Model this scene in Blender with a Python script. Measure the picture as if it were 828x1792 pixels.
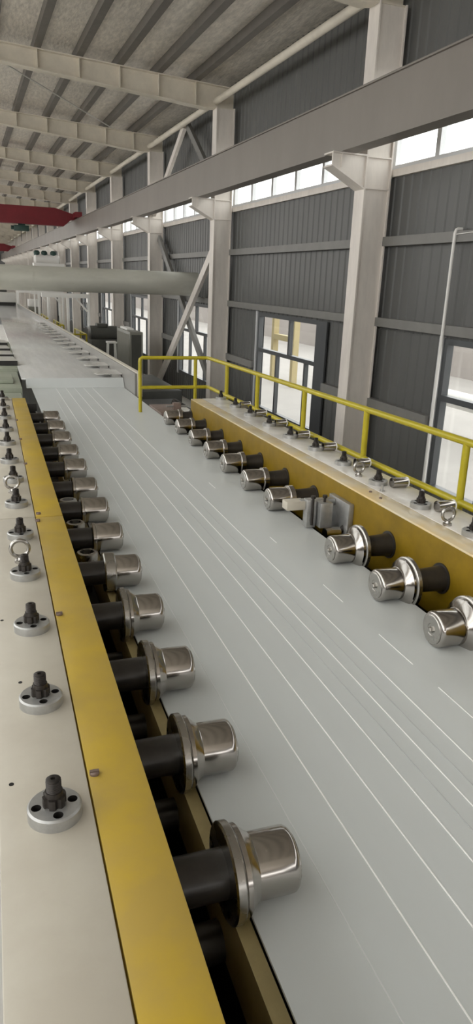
import bpy, bmesh, math, random
from mathutils import Matrix, Vector
random.seed(7)
for o in list(bpy.data.objects): bpy.data.objects.remove(o)
SC = bpy.context.scene
COL = SC.collection
PI = math.pi

# ---------------------------------------------------------------- camera
F_PX = 1228.507
PITCH, ROLL, YAW = 0.31661706, -0.04019841, 0.36354367
_fw = Vector((math.sin(YAW)*math.cos(PITCH), math.cos(YAW)*math.cos(PITCH), -math.sin(PITCH)))
_rt = Vector((math.cos(YAW), -math.sin(YAW), 0))
_dn = _fw.cross(_rt)
_r2 = math.cos(ROLL)*_rt + math.sin(ROLL)*_dn
_d2 = -math.sin(ROLL)*_rt + math.cos(ROLL)*_dn
cam_d = bpy.data.cameras.new('camera'); cam = bpy.data.objects.new('camera', cam_d); COL.objects.link(cam)
cam_d.sensor_fit = 'VERTICAL'; cam_d.sensor_height = 36.0; cam_d.lens = F_PX/1792*36.0
cam_d.clip_start = 0.02; cam_d.clip_end = 400
mw = Matrix.Identity(4)
for i in range(3):
    mw[i][0] = _r2[i]; mw[i][1] = -_d2[i]; mw[i][2] = -_fw[i]
cam.matrix_world = mw
SC.camera = cam

# ---------------------------------------------------------------- light and exposure
w = bpy.data.worlds.new('world'); SC.world = w; w.use_nodes = True
bg = w.node_tree.nodes['Background']
bg.inputs['Color'].default_value = (1.0, 0.985, 0.96, 1); bg.inputs['Strength'].default_value = 1.5
SC.view_settings.view_transform = 'Standard'; SC.view_settings.look = 'None'
SC.view_settings.gamma = 1.0; SC.view_settings.use_curve_mapping = False
SC.view_settings.exposure = 1.12
SC.cycles.use_denoising = True
SC.cycles.max_bounces = 10; SC.cycles.diffuse_bounces = 6; SC.cycles.transparent_max_bounces = 16
SC.cycles.sample_clamp_indirect = 6.0

# ---------------------------------------------------------------- materials
def mat(name, col, rough=0.5, metal=0.0, spec=0.5, var=0.0, var_scale=6.0, var_col=None, bump=0.0, bump_scale=40.0,
        rough_var=0.0, stretch=(1, 1, 1), coat=0.0):
    m = bpy.data.materials.new(name); m.use_nodes = True
    nt = m.node_tree; b = nt.nodes['Principled BSDF']
    b.inputs['Base Color'].default_value = (*col, 1); b.inputs['Roughness'].default_value = rough
    b.inputs['Metallic'].default_value = metal; b.inputs['Specular IOR Level'].default_value = spec
    b.inputs['Coat Weight'].default_value = coat
    if var or bump or rough_var:
        tc = nt.nodes.new('ShaderNodeTexCoord'); mp = nt.nodes.new('ShaderNodeMapping')
        mp.inputs['Scale'].default_value = stretch
        nt.links.new(tc.outputs['Object'], mp.inputs['Vector'])
    if var:
        n = nt.nodes.new('ShaderNodeTexNoise'); n.inputs['Scale'].default_value = var_scale
        n.inputs['Detail'].default_value = 6; n.inputs['Roughness'].default_value = .65
        nt.links.new(mp.outputs[0], n.inputs['Vector'])
        r = nt.nodes.new('ShaderNodeValToRGB')
        r.color_ramp.elements[0].position = .38; r.color_ramp.elements[1].position = .66
        vc = var_col if var_col else tuple(c*(1-var) for c in col)
        r.color_ramp.elements[0].color = (*vc, 1); r.color_ramp.elements[1].color = (*col, 1)
        nt.links.new(n.outputs['Fac'], r.inputs['Fac']); nt.links.new(r.outputs['Color'], b.inputs['Base Color'])
    if rough_var:
        n3 = nt.nodes.new('ShaderNodeTexNoise'); n3.inputs['Scale'].default_value = var_scale*1.7
        nt.links.new(mp.outputs[0], n3.inputs['Vector'])
        mr = nt.nodes.new('ShaderNodeMapRange'); mr.inputs['To Min'].default_value = max(0, rough-rough_var)
        mr.inputs['To Max'].default_value = rough+rough_var
        nt.links.new(n3.outputs['Fac'], mr.inputs['Value']); nt.links.new(mr.outputs[0], b.inputs['Roughness'])
    if bump:
        n2 = nt.nodes.new('ShaderNodeTexNoise'); n2.inputs['Scale'].default_value = bump_scale; n2.inputs['Detail'].default_value = 4
        nt.links.new(mp.outputs[0], n2.inputs['Vector'])
        bp = nt.nodes.new('ShaderNodeBump'); bp.inputs['Strength'].default_value = bump; bp.inputs['Distance'].default_value = .02
        nt.links.new(n2.outputs['Fac'], bp.inputs['Height']); nt.links.new(bp.outputs[0], b.inputs['Normal'])
    return m

def glass_mat(name, tint=(0.97, 0.985, 0.98), gloss=0.07):
    m = bpy.data.materials.new(name); m.use_nodes = True; nt = m.node_tree; nt.nodes.clear()
    out = nt.nodes.new('ShaderNodeOutputMaterial'); mx = nt.nodes.new('ShaderNodeMixShader')
    t = nt.nodes.new('ShaderNodeBsdfTransparent'); t.inputs['Color'].default_value = (*tint, 1)
    g = nt.nodes.new('ShaderNodeBsdfGlossy'); g.inputs['Roughness'].default_value = .03
    mx.inputs[0].default_value = gloss
    nt.links.new(t.outputs[0], mx.inputs[1]); nt.links.new(g.outputs[0], mx.inputs[2]); nt.links.new(mx.outputs[0], out.inputs[0])
    return m

M = dict(
    chrome=mat('polished_chrome', (.44, .415, .39), .16, 1.0),
    chrome2=mat('brushed_steel', (.42, .405, .38), .27, 1.0, rough_var=.06, var_scale=14),
    disc=mat('zinc_flange', (.46, .46, .45), .36, .6, var=.2, var_scale=30),
    shaft=mat('black_oxide_shaft', (.045, .040, .036), .30, .2, var=.3, var_scale=20),
    stud=mat('oiled_dark_steel', (.045, .038, .033), .45, .4, var=.4, var_scale=60),
    hole=mat('dark_bore', (.012, .010, .009), .7),
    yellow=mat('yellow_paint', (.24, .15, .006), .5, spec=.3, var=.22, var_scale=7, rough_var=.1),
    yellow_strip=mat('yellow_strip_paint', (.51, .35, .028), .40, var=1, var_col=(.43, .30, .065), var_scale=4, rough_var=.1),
    yellow_faded_lit=mat('faded_lit_yellow_strip_paint', (.80, .60, .30), .22, var=1, var_col=(.74, .66, .50), var_scale=4, rough_var=.1),  # faded yellow, paled further by window reflection put into the colour
    rail=mat('railing_yellow_paint', (.46, .385, .015), .35, var=.15, var_scale=12),
    plate=mat('cream_plate_paint', (.56, .525, .445), .42, var=1, var_col=(.50, .46, .385), var_scale=5, rough_var=.1),
    plate_lit=mat('lit_grey_white_plate_paint', (.80, .765, .71), .22, var=.2, var_scale=5, rough_var=.1),  # plate whitened with the grazing reflection of the windows
    dark=mat('dark_machine_frame', (.022, .020, .018), .55, var=.4, var_scale=8),
    sheet=mat('grey_coated_sheet', (.58, .605, .60), .36, 0.0, .5, var=.03, var_scale=2.0, stretch=(2, 1, 1), rough_var=.05),
    gloss=mat('glossy_table', (.74, .745, .74), .12, .2, .6, var=.1, var_scale=3, stretch=(5, .4, 1), rough_var=.05),
    ridge=mat('ridge_highlight', (.95, .95, .94), .3, 0, .5),  # highlights along the sheet's ribs, painted near-white
    ridge_dim=mat('faint_ridge_highlight', (.68, .69, .69), .35, 0, .5),  # fainter painted rib highlight
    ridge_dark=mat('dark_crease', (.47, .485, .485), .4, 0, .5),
    lip=mat('tan_strip', (.42, .34, .16), .35, 0, .5, var=.2, var_scale=10),
    column=mat('off_white_column_paint', (.79, .735, .675), .5, var=.14, var_scale=3, stretch=(2, 2, .5)),
    beam=mat('grey_beam_paint', (.24, .215, .19), .5, var=.12, var_scale=2, stretch=(1, .6, .3)),
    rafter=mat('rafter_paint', (.76, .70, .59), .5, var=.15, var_scale=3),
    panel=mat('grey_wall_panel', (.108, .109, .104), .45, .0, .45, var=.12, var_scale=1.5, stretch=(1, 2, .4)),
    girt=mat('girt_paint', (.20, .195, .182), .5, var=.12, var_scale=4),
    foil=mat('roof_foil', (.86, .80, .72), .36, .2, var=.3, var_scale=5, stretch=(4, 1, 1), bump=.5, bump_scale=7),
    purlin=mat('purlin_paint', (.15, .135, .12), .5, var=.2, var_scale=4),
    concrete=mat('concrete_floor', (.66, .635, .59), .5, var=.2, var_scale=1.5),
    alu=mat('dark_aluminium', (.10, .105, .11), .4, .5),
    alu_light=mat('pale_aluminium', (.62, .63, .64), .35, .3),
    glass=glass_mat('window_glass'),
    pipe=mat('grey_duct_paint', (.56, .555, .49), .36, .15, .5, var=.12, var_scale=3, stretch=(.6, 2, 2)),
    crane=mat('crane_red', (.19, .010, .018), .45, var=.15, var_scale=3),
    hoist=mat('hoist_green', (.025, .06, .05), .5),
    cab=mat('cabinet_grey_green', (.18, .177, .148), .4, var=.1, var_scale=3),
    cab_dark=mat('machine_dark_green', (.06, .06, .05), .5, var=.25, var_scale=4),
    white=mat('white_paint', (.75, .74, .71), .45),
    ivory=mat('ivory_rim_paint', (.66, .62, .53), .45),
    rim=mat('rim_inner_steel', (.33, .32, .30), .30, .35, var=.1, var_scale=4),
    fin=mat('pale_guide_plate', (.58, .57, .54), .32, .2),
    green=mat('pale_green_machine', (.36, .39, .31), .45, var=.12, var_scale=5),
    ivory_wall=mat('pale_wall_paint', (.45, .43, .40), .6),
    ext_wall=mat('pale_render', (.38, .345, .325), .8, var=.08, var_scale=.8),
    ext_ground=mat('pale_paving', (.40, .38, .36), .8, var=.12, var_scale=.6),
    foliage=mat('outdoor_green', (.22, .30, .20), .8, var=.2, var_scale=2),
    out_yellow=mat('outdoor_yellow', (.48, .40, .22), .6),
    rust=mat('rusty_clamp', (.26, .19, .16), .5, .3, var=.3, var_scale=20),
)

# ---------------------------------------------------------------- frames of reference
# the line's own axes: a slight turn and fall against the building
YM, SL = 0.02795958, -0.01836715
_Y = Vector((math.sin(YM)*math.cos(SL), math.cos(YM)*math.cos(SL), math.sin(SL)))
_X = Vector((math.cos(YM), -math.sin(YM), 0)); _Z = _X.cross(_Y)
TM = Matrix.Identity(4)
for i in range(3): TM[i][0] = _X[i]; TM[i][1] = _Y[i]; TM[i][2] = _Z[i]
ID = Matrix.Identity(4)

# ---------------------------------------------------------------- mesh helpers
class MB:
    def __init__(s): s.bm = bmesh.new(); s.mi = 0
    def face(s, vs):
        try:
            f = s.bm.faces.new(vs); f.material_index = s.mi; return f
        except ValueError: return None
    def box(s, a, b, bev=0.0, mtx=None):
        x0, y0, z0 = a; x1, y1, z1 = b
        t = bmesh.new()
        vs = [t.verts.new(p) for p in ((x0,y0,z0),(x1,y0,z0),(x1,y1,z0),(x0,y1,z0),(x0,y0,z1),(x1,y0,z1),(x1,y1,z1),(x0,y1,z1))]
        for q in ((3,2,1,0),(4,5,6,7),(0,1,5,4),(1,2,6,5),(2,3,7,6),(3,0,4,7)): t.faces.new([vs[i] for i in q])
        if bev: bmesh.ops.bevel(t, geom=list(t.edges), offset=bev, segments=2, profile=.5, affect='EDGES')
        s.join(t, mtx); return s
    def join(s, t, mtx=None):
        mp = {}
        for v in t.verts: mp[v] = s.bm.verts.new(mtx @ v.co if mtx else v.co)
        for f in t.faces:
            g = s.face([mp[v] for v in f.verts])
        t.free()
    def lathe(s, prof, axis='x', n=40, c=(0,0,0), closed=False, cap=True):
        """prof: list of (along, radius)"""
        rings = []
        for a, r in prof:
            ring = []
            for k in range(n):
                u = 2*PI*k/n; p = (r*math.cos(u), r*math.sin(u))
                if axis == 'x': q = (a, p[0], p[1])
                elif axis == 'y': q = (p[1], a, p[0])
                else: q = (p[0], p[1], a)
                ring.append(s.bm.verts.new((q[0]+c[0], q[1]+c[1], q[2]+c[2])))
            rings.append(ring)
        m = len(rings)
        for i in range(m if closed else m-1):
            A = rings[i]; Bq = rings[(i+1) % m]
            for k in range(n): s.face((A[k], A[(k+1) % n], Bq[(k+1) % n], Bq[k]))
        if cap and not closed:
            s.face(list(reversed(rings[0]))); s.face(rings[-1])
        return s
    def tube(s, pts, r, n=12, cap=True):
        pts = [Vector(p) for p in pts]; rings = []
        for i, p in enumerate(pts):
            d = (pts[min(i+1, len(pts)-1)]-pts[max(i-1, 0)]).normalized()
            up = Vector((0,0,1)) if abs(d.z) < .95 else Vector((1,0,0))
            if i == 0: a = d.cross(up).normalized()
            else: a = (a - d*a.dot(d)).normalized()
            b = d.cross(a)
            rings.append([s.bm.verts.new(p + r*(math.cos(2*PI*k/n)*a + math.sin(2*PI*k/n)*b)) for k in range(n)])
        for A, Bq in zip(rings, rings[1:]):
            for k in range(n): s.face((A[k], A[(k+1) % n], Bq[(k+1) % n], Bq[k]))
        if cap: s.face(list(reversed(rings[0]))); s.face(rings[-1])
        return s
    def bar(s, p, q, wd, ht):
        """rectangular bar from p to q"""
        p = Vector(p); q = Vector(q); d = (q-p); L = d.length; d.normalize()
        up = Vector((0,0,1)) if abs(d.z) < .95 else Vector((1,0,0))
        a = d.cross(up).normalized(); b = a.cross(d)
        mt = Matrix.Identity(4)
        for i in range(3): mt[i][0] = a[i]; mt[i][1] = d[i]; mt[i][2] = b[i]; mt[i][3] = p[i]
        return s.box((-wd/2, 0, -ht/2), (wd/2, L, ht/2), 0, mt)
    def prism(s, poly, axis, a, b):
        """extrude a polygon: axis 'x': poly (y,z); 'y': poly (x,z); 'z': poly (x,y)"""
        def P(p, t):
            return (t, p[0], p[1]) if axis == 'x' else ((p[0], t, p[1]) if axis == 'y' else (p[0], p[1], t))
        A = [s.bm.verts.new(P(p, a)) for p in poly]; Bq = [s.bm.verts.new(P(p, b)) for p in poly]
        n = len(poly)
        for k in range(n): s.face((A[k], A[(k+1) % n], Bq[(k+1) % n], Bq[k]))
        s.face(list(reversed(A))); s.face(Bq); return s
    def torus(s, c, R, r, plane='xz', n=32, m=10, arc=(0, 2*PI)):
        full = abs(arc[1]-arc[0]-2*PI) < 1e-6
        pts = []
        k_n = n if full else n+1
        rings = []
        for k in range(k_n):
            u = arc[0]+(arc[1]-arc[0])*k/n
            ring = []
            for j in range(m):
                v = 2*PI*j/m; rr = R+r*math.cos(v); h = r*math.sin(v)
                if plane == 'xz': q = (rr*math.cos(u), h, rr*math.sin(u))
                else: q = (h, rr*math.cos(u), rr*math.sin(u))
                ring.append(s.bm.verts.new((q[0]+c[0], q[1]+c[1], q[2]+c[2])))
            rings.append(ring)
        for k in range(k_n if full else k_n-1):
            A = rings[k]; Bq = rings[(k+1) % k_n]
            for j in range(m): s.face((A[j], A[(j+1) % m], Bq[(j+1) % m], Bq[j]))
        return s
    def build(s, name, m, parent=None, mtx=None, smooth=35):
        bmesh.ops.recalc_face_normals(s.bm, faces=list(s.bm.faces))
        me = bpy.data.meshes.new(name); s.bm.to_mesh(me); s.bm.free()
        for mm in (m if isinstance(m, (list, tuple)) else [m]): me.materials.append(mm)
        if smooth:
            me.polygons.foreach_set('use_smooth', [True]*len(me.polygons))
            me.set_sharp_from_angle(angle=math.radians(smooth))
        o = bpy.data.objects.new(name, me); COL.objects.link(o)
        if parent is not None: o.parent = parent
        elif mtx is not None: o.matrix_world = mtx
        return o

def tag(o, label=None, cat=None, group=None, kind=None):
    if label: o['label'] = label
    if cat: o['category'] = cat
    if group: o['group'] = group
    if kind: o['kind'] = kind
    return o
def mach(x, y, z, rz=0): return TM @ Matrix.Translation((x, y, z)) @ Matrix.Rotation(rz, 4, 'Z')
def empty(name, mtx, label, cat, group=None):
    o = bpy.data.objects.new(name, None); COL.objects.link(o); o.matrix_world = mtx
    o.empty_display_size = .05
    return tag(o, label, cat, group)
def copy_tree(o, mtx=None, parent=None):
    c = o.copy(); COL.objects.link(c)
    if parent is not None: c.parent = parent
    if mtx is not None: c.matrix_world = mtx
    for ch in [k for k in KIDS.get(o.name, [])]:
        copy_tree(ch, None, c)
    return c
KIDS = {}
def index_kids(root):
    for o in list(COL.objects):
        if o.parent is not None:
            KIDS.setdefault(o.parent.name, [])
            if o not in KIDS[o.parent.name]: KIDS[o.parent.name].append(o)
ORD = ['first','second','third','fourth','fifth','sixth','seventh','eighth','ninth','tenth','eleventh','twelfth','thirteenth',
       'fourteenth','fifteenth','sixteenth','seventeenth','eighteenth','nineteenth','twentieth']

# ================================================================ SETTING
FLOOR = -2.6
XW = 4.60                       # inner face of the side wall
Y0, Y1 = -3.0, 88.0
YB = -12.0
tag(MB().box((-9, YB, FLOOR-.2), (XW+.15, Y1, FLOOR)).build('floor', M['concrete']), kind='structure')
def roof_z(x): return 3.25+.055*(4.43-x)
rb = MB()
ADDED_ROOFLIGHTS = [(-7.5, -5.0), (-3.6, -1.6)]  # unseen roof openings added to light the sheet and plates from above
xs_ = [-9] + [v for ab in ADDED_ROOFLIGHTS for v in ab] + [XW+.15]
for k in range(0, len(xs_), 2):
    a, b = xs_[k], xs_[k+1]
    rb.prism([(a, roof_z(a)), (b, roof_z(b)), (b, roof_z(b)+.08), (a, roof_z(a)+.08)], 'y', YB, Y1)
tag(rb.build('ceiling', M['foil']), kind='structure')
for k, (a, b) in enumerate(ADDED_ROOFLIGHTS):
    tag(MB().prism([(a, roof_z(a)+.03), (b, roof_z(b)+.03), (b, roof_z(b)+.04), (a, roof_z(a)+.04)], 'y', YB, Y1).build('window_%d' % (60+k), M['glass']), kind='structure')  # glazing of the added rooflights
tag(MB().box((-9, Y1, FLOOR), (XW+.15, Y1+.15, 3.9)).build('wall_far', M['panel']), kind='structure')

COLS = [7.59, 12.85, 17.72, 22.52, 27.2, 31.7, 36.2, 40.7, 45.2, 49.7, 54.2, 58.7, 63.2, 67.7, 72.2, 76.7, 81.2, 85.7]
BAYS = [(2.6, 7.59)] + list(zip(COLS[:-1], COLS[1:]))
WIN = [(4.0, 6.22), (9.12, 11.38), (14.0, 16.3), (19.3, 21.5), (24.45, 26.6), (28.9, 31.1), (33.4, 35.6), (37.9, 40.1), (42.4, 44.6)]
WZ0, WZ1 = -2.08, -.47
SZ0, SZ1 = 1.25, 2.25

def corrugated(mb, y0, y1, z0, z1, pitch=.17):
    """trapezoid-ribbed sheet, thickness outwards"""
    pts = []; y = y0
    while y < y1-1e-6:
        for dy, dx in ((0, .0), (.105, .0), (.122, -.012), (.153, -.012)):
            if y+dy < y1: pts.append((y+dy, XW+dx))
        y += pitch
    pts.append((y1, XW))
    lo = [mb.bm.verts.new((x, y, z0)) for y, x in pts]; hi = [mb.bm.verts.new((x, y, z1)) for y, x in pts]
    for k in range(len(pts)-1): mb.face((lo[k], lo[k+1], hi[k+1], hi[k]))
    lo2 = [mb.bm.verts.new((XW+.10, y, z0)) for y in (y0, y1)]; hi2 = [mb.bm.verts.new((XW+.10, y, z1)) for y in (y0, y1)]
    mb.face((lo2[0], hi2[0], hi2[1], lo2[1]))
    mb.face([lo2[0]]+[lo2[1]]+list(reversed(lo))); mb.face([hi2[1]]+[hi2[0]]+hi)
    mb.face((lo[0], hi[0], hi2[0], lo2[0])); mb.face((lo[-1], lo2[1], hi2[1], hi[-1]))
wl = MB()
corrugated(wl, YB, Y1, SZ1, 3.3); corrugated(wl, YB, Y1, WZ1, SZ0); corrugated(wl, YB, Y1, FLOOR, WZ0)
edges = [YB] + [v for ab in WIN for v in ab] + [Y1]
for k in range(0, len(edges), 2): corrugated(wl, edges[k], edges[k+1], WZ0, WZ1)
tag(wl.build('wall_right', M['panel'], smooth=0), kind='structure')
tag(MB().box((-9.15, Y0, FLOOR), (-9, Y1, .7)).build('wall_left', M['panel']), kind='structure')
# near end wall behind the viewpoint, with a band of high windows left open to the sky
tag(MB().box((-9, Y0-9.15, FLOOR), (XW+.15, Y0-9, .55)).box((-9, Y0-9.15, 1.75), (XW+.15, Y0-9, 3.95)).build('wall_near', M['ivory_wall']), kind='structure')
# sill strip under the high window band
tag(MB().box((XW-.05, Y0, SZ0-.075), (XW+.12, Y1, SZ0)).build('trim_1', M['column']), kind='structure')

# high strip windows: one per bay
def strip_window(i, y0, y1):
    root = bpy.data.objects.new('window_%d' % i, None); COL.objects.link(root); root.location = (XW, y0, SZ0)
    tag(root, kind='structure')
    L = y1-y0; H = SZ1-SZ0
    f = MB(); f.box((.0, 0, 0), (.06, L, .05)); f.box((0, 0, H-.05), (.06, L, H)); f.box((0, 0, .05), (.06, .05, H-.05)); f.box((0, L-.05, .05), (.06, L, H-.05))
    f.build('frame', M['alu_light'], root)
    n = 6
    for k in range(1, n):
        MB().box((0, L*k/n-.035, .05), (.06, L*k/n+.035, H-.05)).build('mullion', M['alu_light'], root)
    for k in range(n):
        MB().box((.025, L*k/n+.03, .05), (.031, L*(k+1)/n-.03, H-.05)).build('pane', M['glass'], root)
for i, (a, b) in enumerate(BAYS): strip_window(i+1, a, b)

# lower windows: three lights under two, dark aluminium
def low_window(i, y0, y1):
    root = bpy.data.objects.new('window_%d' % i, None); COL.objects.link(root); root.location = (XW, y0, WZ0)
    tag(root, kind='structure')
    L = y1-y0; H = WZ1-WZ0; T = H*.625
    f = MB()
    for q in (((-.02,0,0),(.06,L,.06)), ((-.02,0,H-.06),(.06,L,H)), ((-.02,0,.06),(.06,.05,H-.06)), ((-.02,L-.06,.06),(.06,L,H-.06)), ((-.02,.05,T-.03),(.06,L-.06,T+.03))):
        f.box(*q)
    f.build('frame', M['alu'], root)
    MB().box((-.04, L, -.02), (.1, L+.06, H+.02)).build('jamb', M['alu_light'], root)
    u = L*.44
    MB().box((-.01, u-.03, T+.03), (.05, u+.03, H-.06)).build('mullion', M['alu'], root)
    for v in (L*.17, L*.64): MB().box((-.01, v-.025, .06), (.05, v+.025, T-.03)).build('mullion', M['alu'], root)
    for a, b, c, d in ((.05, u-.03, T+.03, H-.06), (u+.03, L-.06, T+.03, H-.06), (.05, L*.17-.025, .06, T-.03), (L*.17+.025, L*.64-.025, .06, T-.03), (L*.64+.025, L-.06, .06, T-.03)):
        MB().box((.03, a, c), (.036, b, d)).build('pane', M['glass'], root)
    MB().box((-.05, -.32, -.02), (-.024, -.0, H)).build('shutter_panel', M['alu'], root)
for i, (a, b) in enumerate(WIN): low_window(len(BAYS)+1+i, a, b)

# outside
tag(MB().box((XW+.3, -30, FLOOR-.3), (60, 120, FLOOR-.12)).build('exterior_ground', M['ext_ground']), kind='structure')
tag(MB().box((15, -25, FLOOR-.2), (15.4, 110, .75)).build('exterior_wall', M['ext_wall']), 'pale rendered wall of the building seen outside the windows', 'wall')
o = empty('outdoor_gantry', Matrix.Translation((8.2, 19.2, FLOOR-.12)), 'yellow upright frame standing outdoors behind the window left of the big column', 'frame')
MB().box((0, -.08, 0), (.16, .08, 2.6)).build('post', M['out_yellow'], o)
MB().box((0, -1.48, 0), (.16, -1.32, 2.6)).build('post', M['out_yellow'], o)
MB().box((0, -1.32, 2.1), (.16, -.08, 2.25)).build('crossbar', M['out_yellow'], o); MB().box((0, -1.32, 1.2), (.16, -.08, 1.35)).build('crossbar', M['out_yellow'], o)
tag(MB().tube([(8.5, 4, -1.95), (8.5, 14, -1.95)], .16, 20).build('outdoor_pipe', M['white']), 'thick white pipe lying outdoors behind the near window', 'pipe')
tag(MB().box((8.35, 5, FLOOR-.12), (8.65, 5.3, -2.1)).build('outdoor_pier', M['ext_wall']), 'pale pier under the white outdoor pipe', 'pier')
def shrub(x, y, r):
    b = MB(); t = bmesh.new(); bmesh.ops.create_icosphere(t, subdivisions=4, radius=r)
    for v in t.verts: v.co *= 1+.16*math.sin(9*v.co.x/r+3*v.co.z)*math.cos(7*v.co.y/r+2)+random.uniform(-.05, .05)
    b.join(t, Matrix.Translation((x, y, FLOOR-.12+r*.9))); return b
tag(shrub(12.3, 8.6, 1.3).build('outdoor_bush', M['foliage']), 'pale green bush outdoors, blurred behind the near window', 'bush')

# ================================================================ STEEL FRAME
XC0, XC1 = 4.20, 4.53
def column(y, first):
    mtx = Matrix.Translation((XC0, y, FLOOR))
    root = empty('steel_column', mtx, 'x', 'column')
    H = 2.80-FLOOR; D = XC1-XC0; W = .11
    s = MB(); s.box((0, -W, 0), (.018, W, H)); s.box((D-.018, -W, 0), (D, W, H)); s.box((.018, -.08, 0), (D-.018, -.062, H))
    s.build('shaft', M['column'], root)
    zb = 1.04-FLOOR; zt = 1.355-FLOOR
    for z in (zb, zt):
        MB().box((.018, -W+.005, z-.008), (D-.018, -.08, z+.008)).build('stiffener', M['column'], root)
    b = MB()
    b.prism([(0, zb), (0, zt), (-.40, zt), (-.40, zt-.11)], 'y', -.085, -.062)
    b.prism([(0, zb), (0, zb-.016), (-.41, zt-.126), (-.41, zt-.11)], 'y', -W, W)
    b.box((-.41, -W, zt), (0, W, zt+.016)); b.box((-.30, -W+.01, zt-.13), (-.285, W-.01, zt))
    b.build('bracket', M['column'], root)
    MB().box((-.06, -W-.05, 0), (D+.02, W+.05, .03)).build('base_plate', M['column'], root)
    return root
proto = column(COLS[0], True); index_kids(proto)
for i, y in enumerate(COLS):
    c = proto if i == 0 else copy_tree(proto, Matrix.Translation((XC0, y, FLOOR)))
    c['label'] = ('off-white steel wall column with crane bracket, %s column counted from the near right' % ORD[i])
    c['group'] = 'wall columns with crane brackets'

# crane runway beam
b = MB(); b.box((3.895, Y0, 1.385), (4.045, Y1, 1.90)); b.box((3.87, Y0, 1.371), (4.07, Y1, 1.385)); b.box((3.87, Y0, 1.90), (4.07, Y1, 1.915))
rw = b.build('crane_runway_girder', M['beam']); tag(rw, 'long grey crane runway girder carried on the column brackets', 'girder')
MB().box((3.945, Y0, 1.915), (3.995, Y1, 1.955)).build('crane_rail', M['purlin'], rw)

# rafters
def rafter(y):
    root = empty('roof_rafter', Matrix.Translation((0, y, 0)), 'x', 'rafter')
    def zb(x): return 2.765+.0855*(4.2-x)
    def zt(x): return 3.10+.055*(4.43-x)
    xs = XC1; xe = -6.0; zend = zb(-1.5)+.03*4.5
    low = [(xs, 2.80), (4.2, 2.80), (4.05, zb(4.05)), (-1.5, zb(-1.5)), (xe, zend)]
    s = MB(); s.prism(low+[(xe, zt(xe)), (xs, zt(xs))], 'y', -.006, .006); s.build('web', M['rafter'], root)
    f = MB(); f.prism(low+[(xe, zend-.016), (-1.5, zb(-1.5)-.016), (4.05, zb(4.05)-.016), (4.2, 2.784), (xs, 2.784)], 'y', -.09, .09); f.build('bottom_flange', M['rafter'], root)
    g = MB(); g.prism([(xe, zt(xe)), (xs, zt(xs)), (xs, zt(xs)+.016), (xe, zt(xe)+.016)], 'y', -.09, .09); g.build('top_flange', M['rafter'], root)
    for x in (3.84, 3.20, 2.56, 1.92, 1.28, .64, 0, -.64):
        MB().box((x-.006, -.085, zb(x)), (x+.006, .085, zt(x))).build('stiffener', M['rafter'], root)
    return root
rp = rafter(COLS[0]); index_kids(rp)
for i, y in enumerate(COLS):
    c = rp if i == 0 else copy_tree(rp, Matrix.Translation((0, y, 0)))
    c['label'] = 'tapered steel roof rafter meeting the top of the %s wall column from the near right' % ORD[i]
    c['group'] = 'roof rafters'
for k in range(13):
    x = 3.84-.64*k; z0 = 3.116+.055*(4.43-x)
    s = MB(); s.box((x-.05, Y0, z0), (x-.038, Y1, z0+.13)); s.box((x-.038, Y0, z0), (x+.06, Y1, z0+.008)); s.box((x+.048, Y0, z0+.008), (x+.06, Y1, z0+.03)); s.box((x-.038, Y0, z0+.122), (x+.06, Y1, z0+.13))
    tag(s.build('roof_purlin', M['purlin']), 'long roof purlin under the foil ceiling, %s from the right wall' % ORD[k], 'purlin', 'roof purlins')
tag(MB().tube([(4.22, Y0, 2.90), (4.22, Y1, 2.90)], .055, 16).build('eave_strut', M['rafter']), 'round eave strut tube running along the tops of the wall columns', 'strut')
tag(MB().tube([(.45, 12.85, 3.19), (3.4, 17.7, 3.17)], .012, 8).build('roof_tie_rod', M['white']), 'thin pale diagonal tie rod under the roof foil', 'rod')
for nm, p, q in (('pale inclined brace from the eave strut down to the third column', (4.3, 15.05, 2.90), (4.3, 17.6, 1.45)),
                 ('darker inclined brace from the eave strut down to the second column', (4.34, 14.95, 2.88), (4.34, 12.95, 1.5))):
    tag(MB().bar(p, q, .07, .13).build('knee_brace', M['column'] if 'pale' in nm else M['girt']), nm, 'brace', 'braces under the eave')
for nm, p, q, wd in (('diagonal wall brace falling away from the second column, crossed by another', (4.315, 12.98, .60), (4.315, 17.3, -2.52), .17),
                 ('diagonal wall brace rising from the second column foot to the third column', (4.42, 13.0, -2.19), (4.42, 17.55, .92), .15)):
    tag(MB().bar(p, q, .07, wd).build('cross_brace', M['column'] if 'falling' in nm else M['girt']), nm, 'brace', 'crossed wall braces')

# girts
for k, (z, ht, nm) in enumerate(((.50, .10, 'upper horizontal wall girt just below the high windows'), (-.385, .10, 'middle horizontal wall girt above the lower windows'))):
    tag(MB().box((XW-.09, Y0, z-ht/2), (XW-.022, Y1, z+ht/2)).build('wall_girt', M['girt']), nm, 'girt', 'wall girts')
g_edges = [Y0] + [v for (a, b_) in WIN for v in (a-.33, b_+.06)] + [Y1]
for k in range(0, len(g_edges), 2):
    tag(MB().box((XW-.09, g_edges[k]+.01, -1.40), (XW-.022, g_edges[k+1]-.01, -1.285)).build('wall_girt', M['girt']),
        'short lower wall girt, %s piece between the lower windows from the near end' % ORD[k//2], 'girt', 'wall girts')

# conduit by the near window
cd = MB(); cd.tube([(4.5, 6.16, FLOOR), (4.5, 6.16, .53), (4.51, 6.16, .56), (4.53, 6.155, .57), (4.57, 6.15, .57)], .017, 10)
tag(cd.build('conduit_pipe', M['white']), 'thin white conduit pipe rising up the wall beside the near window', 'pipe')
tag(MB().tube([(4.50, 6.14, .52), (4.52, 5.5, .545), (4.52, 2, .6)], .005, 6).build('thin_cable', M['white']), 'thin pale cable running right from the top of the conduit pipe', 'cable')

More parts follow.
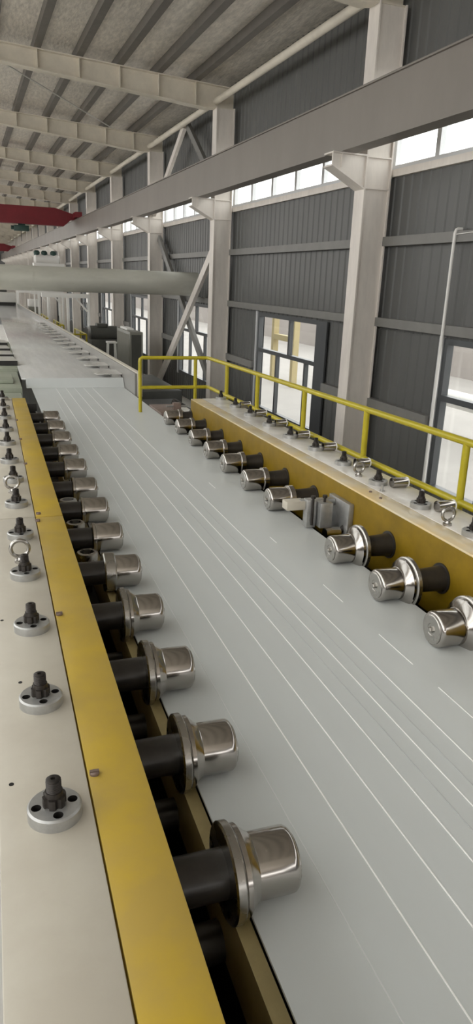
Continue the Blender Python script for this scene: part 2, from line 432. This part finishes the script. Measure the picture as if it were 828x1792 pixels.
# big duct
tag(MB().lathe([(-6, .236), (1.2, .236), (1.2, .242), (1.24, .242), (1.24, .236), (4.60, .236)], 'x', 48, (0, 15.0, -.085)).build('duct_pipe', M['pipe']),
    'fat grey-green duct pipe crossing the hall at height to the right wall', 'pipe')

# travelling crane
def crane(y, label, first=True):
    root = empty('bridge_crane', Matrix.Translation((3.97, y, 1.955)), label, 'crane')
    s = MB(); s.prism([(-12, -.25), (-.45, -.26), (-.18, -.03), (.02, -.03), (.02, .14), (-.12, .17), (-.75, .34), (-12, .34)], 'y', -.2, .2)
    s.build('bridge_girder', M['crane'], root)
    e = MB(); e.box((-.12, -.9, .02), (.12, -.2, .2)); e.box((-.12, .2, .02), (.12, .9, .2)); e.build('end_carriage', M['crane'], root)
    for yy in (-.75, .75):
        MB().lathe([(-.03, .03), (.03, .03)], 'x', 16, (0, yy, .03)).build('wheel', M['stud'], root)
    h = MB(); h.box((-2.2, -.16, -.5), (-1.68, .16, -.31), .02); h.box((-2.05, -.05, -.31), (-1.8, .05, -.25)); h.lathe([(-2.3, .07), (-2.2, .07)], 'x', 16, (0, 0, -.40))
    hh = h.build('hoist', M['hoist'], root)
    MB().tube([(-1.95, 0, -.5), (-1.95, 0, -.85)], .012, 6).build('hoist_rope', M['stud'], root)
    return root
crane(28.4, 'dark red overhead crane bridge with a green hoist under it')
crane(66.0, 'small distant red overhead crane bridge far down the hall')

# ================================================================ THE LINE (machine axes)
ST = [.92, 1.26, 1.61, 1.965, 2.32, 2.695, 3.07, 3.435, 3.86, 4.25, 4.67, 5.08, 5.51]
SH = -1.0
def mbuild(mb, name, m, label, cat, group=None, smooth=35):
    return tag(mb.build(name, m, None, TM, smooth), label, cat, group)

# bed that carries the sheet, with a dark plate added to darken the gap
b = MB(); b.box((.168, -.9, -1.76), (1.44, 5.2, -1.70)); b.box((.42, -1.2, SH-.22), (1.22, 6.9, SH-.006)); b.box((.42, -1.0, FLOOR+.05), (.6, 6.6, SH-.22)); b.box((1.04, -1.0, FLOOR+.05), (1.22, 6.6, SH-.22))
mbuild(b, 'line_bed', M['dark'], 'dark bed frame under the moving grey sheet', 'bed')
sheet = mbuild(MB().box((.352, -1.2, SH-.006), (1.322, 8.62, SH)), 'metal_sheet', M['sheet'], 'wide flat light grey sheet running between the two rows of rollers', 'sheet')
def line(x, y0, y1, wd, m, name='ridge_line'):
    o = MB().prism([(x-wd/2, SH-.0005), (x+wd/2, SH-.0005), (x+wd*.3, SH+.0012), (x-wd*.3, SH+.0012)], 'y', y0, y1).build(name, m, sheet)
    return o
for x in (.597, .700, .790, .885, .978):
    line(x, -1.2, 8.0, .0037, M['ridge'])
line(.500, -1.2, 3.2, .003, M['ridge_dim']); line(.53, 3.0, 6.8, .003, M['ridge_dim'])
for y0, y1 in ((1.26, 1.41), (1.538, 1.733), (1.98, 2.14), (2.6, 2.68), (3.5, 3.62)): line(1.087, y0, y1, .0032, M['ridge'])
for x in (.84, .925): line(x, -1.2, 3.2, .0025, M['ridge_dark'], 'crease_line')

# tan strip along the left sheet edge
mbuild(MB().box((.322, -1.2, SH-.14), (.350, 5.6, SH-.012)), 'edge_guard_strip', M['lip'], 'narrow tan yellow guard strip just below the left sheet edge', 'strip')

# boxes
def box_section(y0, y1, side):
    if side == 'left': xa, xb, edge = -.036, .203, .107
    else: xa, xb, edge = 1.465, 1.745, 1.555
    root = empty('machine_box', mach((xa+xb)/2, (y0+y1)/2, FLOOR+.12), 'x', 'machine box')
    cx, cy, cz = (xa+xb)/2, (y0+y1)/2, FLOOR+.12
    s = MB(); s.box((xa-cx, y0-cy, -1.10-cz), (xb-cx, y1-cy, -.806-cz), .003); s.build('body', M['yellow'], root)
    if side == 'left': st = (edge-cx, xb-cx); pl = (xa-cx-.003, edge-.003-cx)
    else: st = (xa-cx, edge-cx); pl = (edge+.003-cx, xb-cx+.003)
    MB().box((st[0], y0-cy, -.808-cz), (st[1], y1-cy, -.8-cz), .0015).build('edge_strip', M['yellow_strip'] if side == 'left' else M['yellow_faded_lit'], root)
    MB().box((pl[0], y0-cy, -.812-cz), (pl[1], y1-cy, -.799-cz), .002).build('top_plate', M['plate'] if side == 'left' else M['plate_lit'], root)
    ax = .05 if side == 'left' else -.02
    MB().box((ax-.03, y0-cy, -1.75-cz), (ax+.03, y1-cy, -1.10-cz)).build('apron_plate', M['dark'], root)
    for yy in (y0+.25, y1-.25):
        MB().box((xa-cx+.04, yy-.07-cy, 0), (xb-cx-.04, yy+.07-cy, -1.09-cz)).build('leg', M['dark'], root)
    return root
o = box_section(-1.0, 2.546, 'left'); o['label'] = 'near section of the left machine box, cream top plate with a yellow edge strip'
o = box_section(2.555, 5.60, 'left'); o['label'] = 'far section of the left machine box, beyond the seam in the yellow strip'
o = box_section(.2, 5.43, 'right'); o['label'] = 'long yellow machine box on the right, worn top plate paled by painted window reflection'

# dark guard web below the boxes, towards the sheet

# ---- rollers
AX = SH+.0565
def roller(kind, dl=0.0, fs=1.0):
    root = empty('edge_roller', ID, 'x', 'roller')
    MB().lathe([(-.155, .0415), (.004, .0415)], 'x', 40).build('shaft', M['shaft'], root)
    if kind in ('big', 'bigr'):
        MB().lathe([(-.004, .040), (-.004, .086*fs), (-.001, .090*fs), (.012, .090*fs), (.014, .088*fs), (.016, .083*fs), (.016, .05)], 'x', 64).build('flange_disc', M['chrome2'], root)
        MB().lathe([(.016, .05), (.016, .079*fs), (.018, .082*fs), (.026, .082*fs), (.028, .080*fs), (.042, .060), (.046, .058), (.046, .04)], 'x', 64).build('cone_collar', M['chrome'], root)
        x0 = .045
    elif kind == 'mid':
        MB().lathe([(-.004, .035), (-.004, .066), (0, .069), (.032, .069), (.036, .066), (.036, .05)], 'x', 56).build('collar', M['chrome2'], root)
        x0 = .035
    elif kind == 'thin':
        MB().lathe([(.006, .03), (.006, .0575), (.008, .0595), (.018, .0595), (.020, .0575), (.020, .05)], 'x', 48).build('collar', M['chrome'], root)
        x0 = .019
    else:
        MB().lathe([(.0, .03), (.0, .061), (.002, .063), (.026, .063), (.028, .061), (.028, .05)], 'x', 48).build('collar', M['chrome'], root)
        x0 = .027
    MB().lathe([(x0, .03), (x0, .0555), (x0+.002, .056), (.118-dl, .056), (.124-dl, .0552), (.1285-dl, .052), (.130-dl, .048), (.130-dl, .044)], 'x', 64).build('barrel', M['chrome'], root)
    MB().lathe([(.128-dl, .045), (.1325-dl, .045), (.134-dl, .043), (.134-dl, .020), (.132-dl, .018), (.132-dl, .010)], 'x', 48).build('end_cap', M['chrome2'], root)
    MB().lathe([(.130-dl, .0095), (.141-dl, .0095), (.143-dl, .008)], 'x', 6).build('end_bolt', M['chrome2'], root)
    return root
protos = {}
for k in ('big', 'mid', 'thin', 'right', 'bigr'):
    protos[k] = roller(k, .009 if k in ('big', 'mid', 'thin') else 0, .925 if k == 'big' else 1.0); index_kids(protos[k])
used = set()
def place_roller(kind, mtx, label, group):
    if kind in used: o = copy_tree(protos[kind], mtx)
    else: used.add(kind); o = protos[kind]; o.matrix_world = mtx
    o['label'] = label; o['group'] = group
for i, y in enumerate(ST):
    kind = 'big' if i < 4 else ('mid' if i == 4 else 'thin')
    d = {'big': 'chrome roller with a wide flange disc', 'mid': 'chrome roller with a thick collar', 'thin': 'plain chrome roller without a flange'}[kind]
    place_roller(kind, mach(.317, y-.008, AX), '%s, %s from the near end of the left row' % (d, ORD[i]), 'left row of rollers')
RY = {2: 1.622, 3: 1.968, 4: 2.333, 6: 3.055, 7: 3.43, 8: 3.825, 9: 4.20, 10: 4.60, 11: 5.02, 12: 5.42}
n = 0
for i, y in enumerate(ST):
    if i < 2 or i == 5: continue
    t = (y-1.6)/3.9
    kind = 'bigr' if i < 5 else 'right'
    xr = 1.330+.062*max(0, t-.12)
    d = 'chrome roller with a flange disc' if kind == 'bigr' else 'chrome roller with a narrow collar'
    place_roller(kind, mach(xr, RY[i], AX, PI), '%s, %s from the near end of the right row' % (d, ORD[n]), 'right row of rollers')
    n += 1
# dark sleeves where the right shafts leave the yellow box
n = 0
for i, y in enumerate(ST):
    if i < 2 or i == 5: continue
    s = MB(); s.lathe([(1.385, .042), (1.395, .0425), (1.44, .0445), (1.466, .049)], 'x', 32, (0, RY[i], AX))
    s.lathe([(1.460, .056), (1.468, .056)], 'x', 32, (0, RY[i], AX))
    mbuild(s, 'shaft_sleeve', M['shaft'], 'black rubber sleeve at the yellow box behind the %s right roller from the near end' % ORD[n], 'sleeve', 'shaft sleeves of the right row'); n += 1
# lower rollers under the sheet edge
lp = empty('lower_roller', ID, 'x', 'roller')
MB().lathe([(-.155, .036), (.03, .036)], 'x', 28).build('shaft', M['shaft'], lp)
MB().lathe([(.045, .03), (.045, .054), (.10, .054), (.10, .03)], 'x', 32).build('barrel', M['stud'], lp)
index_kids(lp)
for i, y in enumerate(ST):
    mt = mach(.319, y+.02, SH-.125)
    c = lp if i == 0 else copy_tree(lp, mt)
    c.matrix_world = mt
    c['label'] = 'dark lower shaft in the gap beneath the %s left roller from the near end' % ORD[i]; c['group'] = 'lower rollers under the sheet'

# bearing rings in the left gap
for i, (x, y) in enumerate(((.283, 2.515), (.280, 2.885), (.285, 3.235))):
    o = empty('bearing_ring', mach(x, y, -.965), ('open polished ring in the left gap, nearest of three', 'open polished ring in the left gap, middle of three', 'open dark ring in the left gap, farthest of three')[i], 'ring', 'open rings between the left shafts')
    MB().lathe([(-.045, .030), (-.02, .038), (.018, .040), (.026, .038), (.028, .034), (.028, .026), (.0, .024), (-.045, .020)], 'z', 40, closed=True).build('ring_body', M['chrome2'] if i < 2 else M['disc'], o)
    MB().lathe([(-.136, .016), (.004, .016), (.006, .014)], 'z', 24).build('ring_core', M['hole'], o)
mbuild(MB().box((.168, 2.4, -1.135), (.31, 3.35, -1.102)), 'ring_bracket', M['dark'], 'dark ledge bracket under the open rings in the left gap', 'bracket')

# ---- spindles on the boxes
def spindle():
    root = empty('adjusting_spindle', ID, 'x', 'spindle')
    R0, Ht, n = .0425, .021, 56
    mb = MB(); bm = mb.bm
    holes = [(.0285*math.cos(a), .0285*math.sin(a)) for a in [PI/2*k+.12 for k in range(4)]]
    hr = .0080
    def ring(cx, cy, r, z, n): return [bm.verts.new((cx+r*math.cos(2*PI*k/n), cy+r*math.sin(2*PI*k/n), z)) for k in range(n)]
    def loop(vs): return [bm.edges.new((vs[k], vs[(k+1) % len(vs)])) for k in range(len(vs))]
    bot = ring(0, 0, R0, 0, n); mid = ring(0, 0, R0, Ht-.003, n); top = ring(0, 0, R0-.003, Ht, n)
    es = loop(top); hl = []
    for cx, cy in holes:
        h = ring(cx, cy, hr, Ht, 16); es += loop(h); hl.append((h, cx, cy))
    bmesh.ops.triangle_fill(bm, use_beauty=True, use_dissolve=False, edges=es)
    for A, Bq in ((bot, mid), (mid, top)):
        for k in range(n): mb.face((A[k], A[(k+1) % n], Bq[(k+1) % n], Bq[k]))
    mb.face(list(reversed(bot)))
    mb.mi = 1
    for h, cx, cy in hl:
        lo = ring(cx, cy, hr, Ht-.012, 16)
        for k in range(16): mb.face((h[k], h[(k+1) % 16], lo[(k+1) % 16], lo[k]))
        mb.face(lo)
    mb.build('base_flange', [M['disc'], M['hole']], root)
    # slotted lock nut with notches
    nb = MB(); nn = 36; lo = []; hi = []
    prof = []
    for k in range(nn):
        r = .0185 if (k % 6) < 4 else .0145
        prof.append((r*math.cos(2*PI*k/nn), r*math.sin(2*PI*k/nn)))
    nb.prism(prof, 'z', Ht, Ht+.017); nb.lathe([(Ht+.017, .0145), (Ht+.026, .0138)], 'z', 24)
    nb.build('lock_nut', M['stud'], root, smooth=20)
    sp = [(Ht, .0118)]
    z = Ht+.026
    while z < .064: sp += [(z, .0122), (z+.0016, .0108)]; z += .0032
    sp += [(.0665, .0118), (.068, .0095), (.068, .004), (.065, .0036)]
    MB().lathe(sp, 'z', 24).build('threaded_stud', M['stud'], root)
    return root
sp = spindle(); index_kids(sp)
for i, y in enumerate(ST):
    mt = mach(.045 if i < 7 else .038, y+.012+max(0, .03-.009*i), -.799)
    c = sp if i == 0 else copy_tree(sp, mt)
    c.matrix_world = mt
    c['label'] = 'threaded stud on round steel flange, %s from the near end on the left box' % ORD[i]; c['group'] = 'adjusting spindles on the left box'
SX = {3: 1.600, 4: 1.602, 5: 1.606, 6: 1.610, 7: 1.612, 8: 1.612, 9: 1.618, 10: 1.626, 11: 1.640, 12: 1.650}
n = 0
SPX = {3: 1.552, 4: 1.558, 5: 1.572, 6: 1.592, 7: 1.598, 8: 1.594, 9: 1.610, 10: 1.622, 11: 1.640, 12: 1.652}
SPY = {3: 1.99, 4: 2.345, 5: 2.715, 6: 3.10, 7: 3.45, 8: 3.80, 9: 4.19, 10: 4.59, 11: 4.97, 12: 5.37}
for i in range(3, 13):
    c = copy_tree(sp, mach(SPX[i]+.045, SPY[i], -.799))
    c['label'] = 'threaded stud on round flange, %s from the near end on the right box' % ORD[n]; c['group'] = 'adjusting spindles on the right box'; n += 1

# eye bolts
def eyebolt(x, y, label):
    o = empty('eye_bolt', mach(x, y, -.799), label, 'eye bolt', 'lifting eye bolts')
    MB().lathe([(0, .017), (.008, .017), (.010, .012), (.018, .010)], 'z', 24).build('collar', M['chrome2'], o)
    MB().torus((0, 0, .044), .026, .0062, 'xz', 40, 12).build('ring', M['chrome2'], o)
eyebolt(.036, 2.10, 'bright lifting eye bolt behind the fourth left spindle')
eyebolt(.036, 2.90, 'bright lifting eye bolt behind the sixth left spindle')
eyebolt(1.572, 2.115, 'lifting eye bolt between the two nearest right spindles')
eyebolt(1.598, 2.865, 'lifting eye bolt between the third and fourth right spindles')
o = empty('cap_screw', mach(1.572, 2.60, -.799), 'small upright hex screw on the right box just before the third spindle', 'screw')
MB().lathe([(0, .012), (.006, .012)], 'z', 6).build('nut', M['disc'], o); MB().lathe([(.006, .006), (.028, .006)], 'z', 16).build('stud', M['disc'], o)

# lying polished pins at the back of the right box
n = 0
for i in range(3, 12):
    y = SPY[i]-(.07 if i < 7 else .03)
    o = empty('lying_pin', mach(SPX[i]+.085, y, -.776), 'short polished cylinder lying behind the %s right spindle from the near end' % ORD[i-3], 'cylinder', 'polished cylinders along the back of the right box')
    MB().lathe([(-.012, .016), (-.012, .022), (.060, .022), (.066, .020), (.068, .016)], 'x', 32).build('barrel', M['chrome'], o)
    MB().torus((.064, 0, 0), .0205, .0035, 'yz', 28, 8).build('glint_ring', M['white'], o)  # white ring paints the curved reflection on the polished end

# small screws on the strips
for i, (x, y) in enumerate(((.118, 1.045), (.116, 1.70), (.110, 2.50), (.118, 2.585), (.108, 3.40), (.108, 4.0), (.108, 4.61))):
    s = MB(); s.lathe([(0, .0085), (.004, .0085), (.006, .006)], 'z', 12); s.box((-.008, -.003, .005), (.008, .003, .0075))
    o = s.build('strip_screw', M['rust'], None, mach(x, y, -.8))
    tag(o, 'small brown screw head in the yellow strip, %s from the near end' % ORD[i], 'screw', 'screws in the left yellow strip')
for i, (x, y) in enumerate(((-.019, 1.055), (.008, 1.385), (-.024, 1.70))):
    tag(MB().lathe([(0, .0042), (.0012, .0042)], 'z', 12).build('plate_hole', M['hole'], None, mach(x, y, -.7995)), 'tiny dark hole in the cream plate, %s from the near end' % ORD[i], 'hole', 'tiny holes in the cream plate')
for i, (x, y) in enumerate(((1.515, 2.60), (1.508, 2.50))):
    tag(MB().lathe([(0, .007), (.004, .007), (.006, .004)], 'z', 12).build('strip_screw', M['rust'], None, mach(x, y, -.8)), 'small brown screw on the right box edge, %s of the pair' % ('farther' if i == 0 else 'nearer'), 'screw', 'screws on the right box edge')

# ---- guide bracket in the right row
o = empty('guide_bracket', mach(1.452, 2.74, -.95), 'steel guide bracket bolted to the yellow box between two right rollers', 'bracket')
MB().box((-.014, -.10, -.085), (.013, .10, .085), .004).build('mounting_plate', M['disc'], o)
MB().box((-.185, .03, .045), (-.014, .065, .078), .003).build('arm', M['disc'], o)
MB().box((-.255, .025, .035), (-.165, .085, .075), .003).build('end_block', M['plate'], o)
MB().box((-.165, .005, -.045), (-.12, .05, .085), .003).build('slide_block', M['disc'], o)
MB().box((-.115, -.03, -.04), (-.055, .045, .075), .003).build('clamp_block', M['disc'], o)
for x in (-.142, -.085):
    MB().lathe([(-.03, .006), (.095, .006), (.095, .011), (.107, .011)], 'z', 16, (x, -.002, 0)).build('clamp_screw', M['stud'], o)
MB().lathe([(-.10, .026), (-.03, .026)], 'x', 28, (0, -.055, -.055)).build('guide_roll', M['chrome'], o)
MB().tube([(-.03, -.055, -.055), (-.005, -.055, -.03)], .012, 12).build('roll_pin', M['stud'], o)

# guard at the far end of the left gap
o = empty('end_guard', mach(.258, 5.57, -1.06), 'dark open guard channel at the far end of the left row', 'guard')
MB().box((-.045, -.40, 0), (-.035, .40, .15)).build('side_plate', M['dark'], o); MB().box((.035, -.40, 0), (.045, .40, .10)).build('side_plate', M['disc'], o)
MB().box((-.045, .39, 0), (.045, .40, .16)).build('end_plate', M['dark'], o); MB().box((-.035, -.40, .0), (.035, .39, .02)).build('tray', M['shaft'], o)

# small clamps beside the far right rollers
o = empty('end_clamp', mach(1.49, 6.15, SH), 'small rusty clamp assembly past the far end of the right roller row', 'clamp')
MB().box((-.16, -.25, -.03), (.12, .25, .012), .003).build('base_plate', M['rust'], o)
MB().box((-.02, -.12, .012), (.05, -.06, .075), .004).build('block', M['rust'], o)
MB().tube([(-.08, -.1, .045), (.11, -.1, .045)], .009, 12).build('pin', M['disc'], o)
MB().box((.06, -.42, -.02), (.13, .0, .018), .003).build('pale_bar', M['white'], o)
mbuild(MB().box((1.40, 5.9, FLOOR+.05), (1.58, 6.4, SH-.031)), 'end_pedestal', M['dark'], 'dark pedestal under the far end clamps', 'pedestal')

# ---- railing
def rail_thing(name, label, M4, rails, posts, r, group=None, cat='railing'):
    o = empty(name, M4, label, cat, group); inv = M4.inverted() if False else None
    for pts in rails: MB().tube(pts, r, 14).build('rail', M['rail'], o)
    for p, q in posts: MB().tube([p, q], r, 14).build('post', M['rail'], o)
    return o
X1 = 1.785; RT, RB = -.535, -.788; FE = 6.05
def arc_corner(z, x0):
    return [(x0, FE, z)]
top = [(1.178, FE, RT-.40), (1.178, FE, RT-.03), (1.182, FE, RT-.012), (1.195, FE, RT), (X1-.03, FE, RT), (X1-.008, FE-.008, RT), (X1, FE-.03, RT), (X1, .4, RT)]
bot = [(1.178, FE, RB), (X1-.03, FE, RB), (X1-.008, FE-.008, RB), (X1, FE-.03, RB), (X1, .4, RB)]
posts = [((X1-.115, FE, RT), (X1-.115, FE, FLOOR+.1))] + [((X1, y, RT), (X1, y, FLOOR+.1)) for y in (5.5, 4.78, 3.95, 3.17, 2.34, 1.5, .7)]
posts.append(((1.178, FE, RT-.40), (1.178, FE, FLOOR+.1)))
rail_thing('guard_railing', 'yellow tube railing behind the right machine box, turning across at its far end', TM, [top, bot], posts, .0155)

# ---- far table with raised rim
tb = MB(); tb.box((.258, 7.78, SH+.075), (1.328, 40, SH+.095), .004); tb.box((.3, 9, FLOOR+.06), (.5, 39, SH+.075)); tb.box((.95, 9, FLOOR+.06), (1.15, 39, SH+.075))
mbuild(tb, 'runout_table', M['gloss'], 'long glossy grey run-out table beyond the rollers', 'table')
run = COL.objects['runout_table']; rp_ = MB().prism([(7.70, SH+.001), (7.779, SH+.001), (7.779, SH+.0945)], 'x', .30, 1.326).build('entry_ramp', M['sheet'], run)
rm = empty('side_rim', mach(1.35, 7.1, SH-.02), 'long raised side rim with an ivory edge beside the far table', 'rim')
MB().box((-.02, 0, 0), (.002, 32.9, .235)).build('inner_face', M['rim'], rm)
MB().box((.002, 0, 0), (.055, 32.9, .24), .004).build('cap', M['ivory'], rm)
for yy in (1.5, 9, 18, 27): MB().box((.005, yy, FLOOR+1.1), (.05, yy+.2, 0)).build('leg', M['dark'], rm)
for i in range(14):
    y = 7.86+i*.93
    s = MB(); s.prism([(1.327, y-.02), (1.327, y+.42), (1.27, y+.42), (1.03, y+.06), (1.05, y-.02)], 'z', SH+.125, SH+.131)
    s.box((1.22, y+.02, SH+.0955), (1.32, y+.34, SH+.125))
    if 1:
        mbuild(s, 'guide_fin', M['fin'], 'pale flat guide plate sticking in from the far rim, %s from the near end' % ORD[i], 'guide plate', 'guide plates along the far rim')
# trays and frame on the far left
for i, (y, xr, z) in enumerate(((9.1, .262, -.93), (10.0, .245, -.93), (11.0, .225, -.93), (12.2, .215, -.94))):
    o = empty('stacked_tray', mach(xr, y, SH+.1), ('bright flat tray on the left edge of the far table, nearest of four', 'bright flat tray on the far table, second of four', 'bright flat tray on the far table, third of four', 'bright flat tray on the far table, farthest of four')[i], 'tray', 'trays on the left of the far table')
    MB().prism([(-.22, .0125), (.0, .0125), (-.03, .62), (-.22, .62)], 'z', .035, .05).build('top_sheet', M['fin'], o)
    MB().box((-.22, -.012, -.003), (.003, .012, .05)).build('front_edge', M['dark'], o)
b = MB(); b.box((-.5, 6.3, FLOOR+.05), (.20, 8.6, SH-.04)); b.box((-.5, 6.35, SH-.04), (.225, 7.1, SH+.035), .01); b.box((-.5, 7.3, SH-.04), (.245, 8.75, SH+.06), .01); b.box((-.3, 7.6, SH+.06), (.17, 8.2, SH+.10), .01); b.box((-.5, 8.76, FLOOR+.05), (.255, 13.2, SH+.094), .004)
mbuild(b, 'green_frame', M['green'], 'pale green machine frame beyond the far end of the left box', 'frame')
o = empty('hand_knob', mach(.02, 6.5, SH+.035), 'white round knob on the pale green frame', 'knob')
MB().lathe([(0, .012), (.05, .012)], 'z', 12).build('stem', M['stud'], o); MB().lathe([(.05, .02), (.055, .03), (.075, .034), (.09, .028), (.095, .01)], 'z', 24).build('grip', M['white'], o)
# end machine
o = empty('end_machine', mach(.0, 40.6, FLOOR+.2), 'pale grey machine housing across the far end of the table', 'machine')
MB().box((-3, -.5, 1.66), (1.28, 2, 2.16), .02).build('housing', M['fin'], o); MB().box((-3, -.42, 1.5), (1.26, 1.8, 1.66)).build('slot', M['dark'], o)
MB().box((-3, -.5, 0), (1.2, 1.9, 1.5)).build('base', M['dark'], o); MB().box((1.30, -.55, .8), (1.44, -.40, 2.9)).build('post', M['white'], o)

# ================================================================ THINGS BEYOND THE RIM (building axes)
def cabinet(x0, x1, y0, y1, zt):
    o = empty('control_cabinet', Matrix.Translation((x0, y0, FLOOR)), 'tall grey-green control cabinet with papers on top, before the right wall', 'cabinet')
    H = zt-FLOOR
    MB().box((0, 0, .08), (x1-x0, y1-y0, H), .008).build('body', M['cab'], o); MB().box((.02, .02, 0), (x1-x0-.02, y1-y0-.02, .08)).build('plinth', M['dark'], o)
    MB().box((-.006, .06, .14), (0, y1-y0-.06, H-.06)).build('door', M['cab'], o)
    MB().box((.04, -.006, .14), (x1-x0-.04, 0, H-.06)).build('side_panel', M['cab_dark'], o)
    return o
cabinet(3.36, 3.66, 16.0, 17.5, -1.16)
o = tag(MB().box((3.40, 16.5, -1.16), (3.56, 17.3, -1.11), .01).build('paper_stack', M['white']), 'white bundle lying on top of the grey-green cabinet', 'bundle')
o = empty('white_stool', Matrix.Translation((3.0, 16.3, FLOOR)), 'white stool standing left of the grey-green cabinet', 'stool')
MB().box((-.11, -.11, 1.17), (.11, .11, 1.21), .01).build('seat', M['white'], o)
for sx in (-1, 1):
    for sy in (-1, 1): MB().tube([(sx*.08, sy*.08, 1.17), (sx*.12, sy*.12, 0)], .016, 8).build('leg', M['white'], o)
o = empty('drive_unit', Matrix.Translation((3.5, 20.2, FLOOR)), 'dark olive drive unit standing behind the far rim', 'machine')
MB().box((-.42, -.5, 0), (.42, .7, .95), .04).build('base', M['cab_dark'], o)
MB().lathe([(-.40, .20), (-.38, .24), (.36, .24), (.40, .20)], 'x', 32, (0, .0, 1.06)).build('motor', M['cab_dark'], o)
MB().box((-.2, -.15, 1.26), (.1, .15, 1.36), .02).build('terminal_box', M['cab_dark'], o)
o = empty('steel_locker', Matrix.Translation((4.22, 20.5, FLOOR)), 'dark locker block under the far wall window', 'locker')
MB().box((-.25, -.4, 0), (.2, .6, .95), .01).build('body', M['cab_dark'], o); MB().box((-.256, -.34, .1), (-.25, .54, .88)).build('door', M['cab'], o)
o = empty('equipment_skid', Matrix.Translation((2.7, 9.6, FLOOR)), 'dark low equipment skid on the floor behind the far corner of the yellow railing', 'equipment')
MB().box((-.75, -1.6, 0), (1.36, 5.9, .12)).build('skid_base', M['dark'], o); MB().box((-.6, -1.3, .12), (.45, .2, .72), .03).build('tank', M['cab_dark'], o)
MB().box((-.5, .5, .12), (.6, 2.3, .62), .03).build('pump_housing', M['dark'], o); MB().box((.0, 2.9, .12), (.9, 5.2, .66), .03).build('gear_housing', M['cab_dark'], o); MB().tube([(.2, .1, .62), (.2, .4, .8), (.2, .9, .8), (.2, 1.0, .6)], .05, 12).build('hose', M['stud'], o)
def gantry(y, x0, x1, zt, label):
    o = empty('white_gantry', Matrix.Translation((x1, y, FLOOR)), label, 'gantry', 'white gantries past the duct')
    H = zt-FLOOR; L = x1-x0
    MB().box((-L, -.07, H-.12), (.03, .07, H)).build('crossbeam', M['white'], o)
    for x in (0, -.45*L): MB().box((x-.03, -.06, 0), (x+.03, .06, H-.12)).build('post', M['white'], o)
    MB().bar((-.05, 0, H-.5), (-.38, 0, H-.12), .05, .05).build('knee', M['white'], o)
    return o
gantry(22.2, 2.05, 3.42, -.52, 'white steel gantry frame nearest behind the duct pipe')
gantry(29.15, 2.3, 3.5, -.62, 'white steel gantry frame farther down the hall')
gantry(36.0, 2.3, 3.6, -.75, 'white steel gantry frame farthest down the hall')
def small_rail(x, y0, y1, zt, label, n):
    o = empty('far_railing', Matrix.Translation((x, y0, FLOOR)), label, 'railing', 'far yellow railings')
    H = zt-FLOOR; L = y1-y0
    for h in (H, H*.6): MB().tube([(0, 0, h), (0, L, h)], .022, 8).build('rail', M['rail'], o)
    MB().tube([(0, 0, H), (-.45, 0, H)], .022, 8).build('rail', M['rail'], o)
    for k in range(n): MB().tube([(0, L*k/(n-1), 0), (0, L*k/(n-1), H)], .022, 8).build('post', M['rail'], o)
    MB().tube([(-.45, 0, 0), (-.45, 0, H)], .022, 8).build('post', M['rail'], o)
small_rail(3.0, 20.0, 22.3, -1.53, 'yellow railing beside the dark olive drive unit', 3)
small_rail(3.0, 25.0, 28.0, -1.62, 'yellow railing farther along the far rim', 4)
small_rail(3.0, 29.5, 33.0, -1.66, 'yellow railing farthest along the rim', 4)
# raised unit above the duct
o = empty('exhaust_unit', Matrix.Translation((3.05, 29.8, FLOOR)), 'raised white exhaust unit with dark fittings seen above the duct pipe', 'exhaust unit')
for sx in (-.4, .4): MB().box((sx-.04, -.04, 0), (sx+.04, .04, 2.85)).build('post', M['white'], o)
MB().box((-.55, -.3, 2.85), (.6, .3, 3.0)).build('deck', M['white'], o)
MB().lathe([(-.5, .13), (-.45, .17), (.4, .17), (.45, .13)], 'x', 24, (0, 0, 3.15)).build('tank', M['white'], o)
for k, x in enumerate((-.4, -.12, .22)): MB().lathe([(3.28, .10), (3.40, .12), (3.46, .07)], 'z', 16, (x, 0, 0)).build('fitting', M['hoist'], o)
o = empty('pallet_stack', Matrix.Translation((3.2, 39.0, FLOOR)), 'pale stack of crates far down the hall behind the rim', 'crates')
MB().box((-.3, -.5, 0), (.35, .5, .5), .02).build('crate', M['white'], o); MB().box((-.25, -.45, .5), (.3, .45, 1.0), .02).build('crate', M['cab'], o); MB().box((-.28, -.45, 1.0), (.3, .45, 1.35), .02).build('crate', M['white'], o)

for o in list(COL.objects):
    if o.type == 'EMPTY': o.empty_display_size = .05
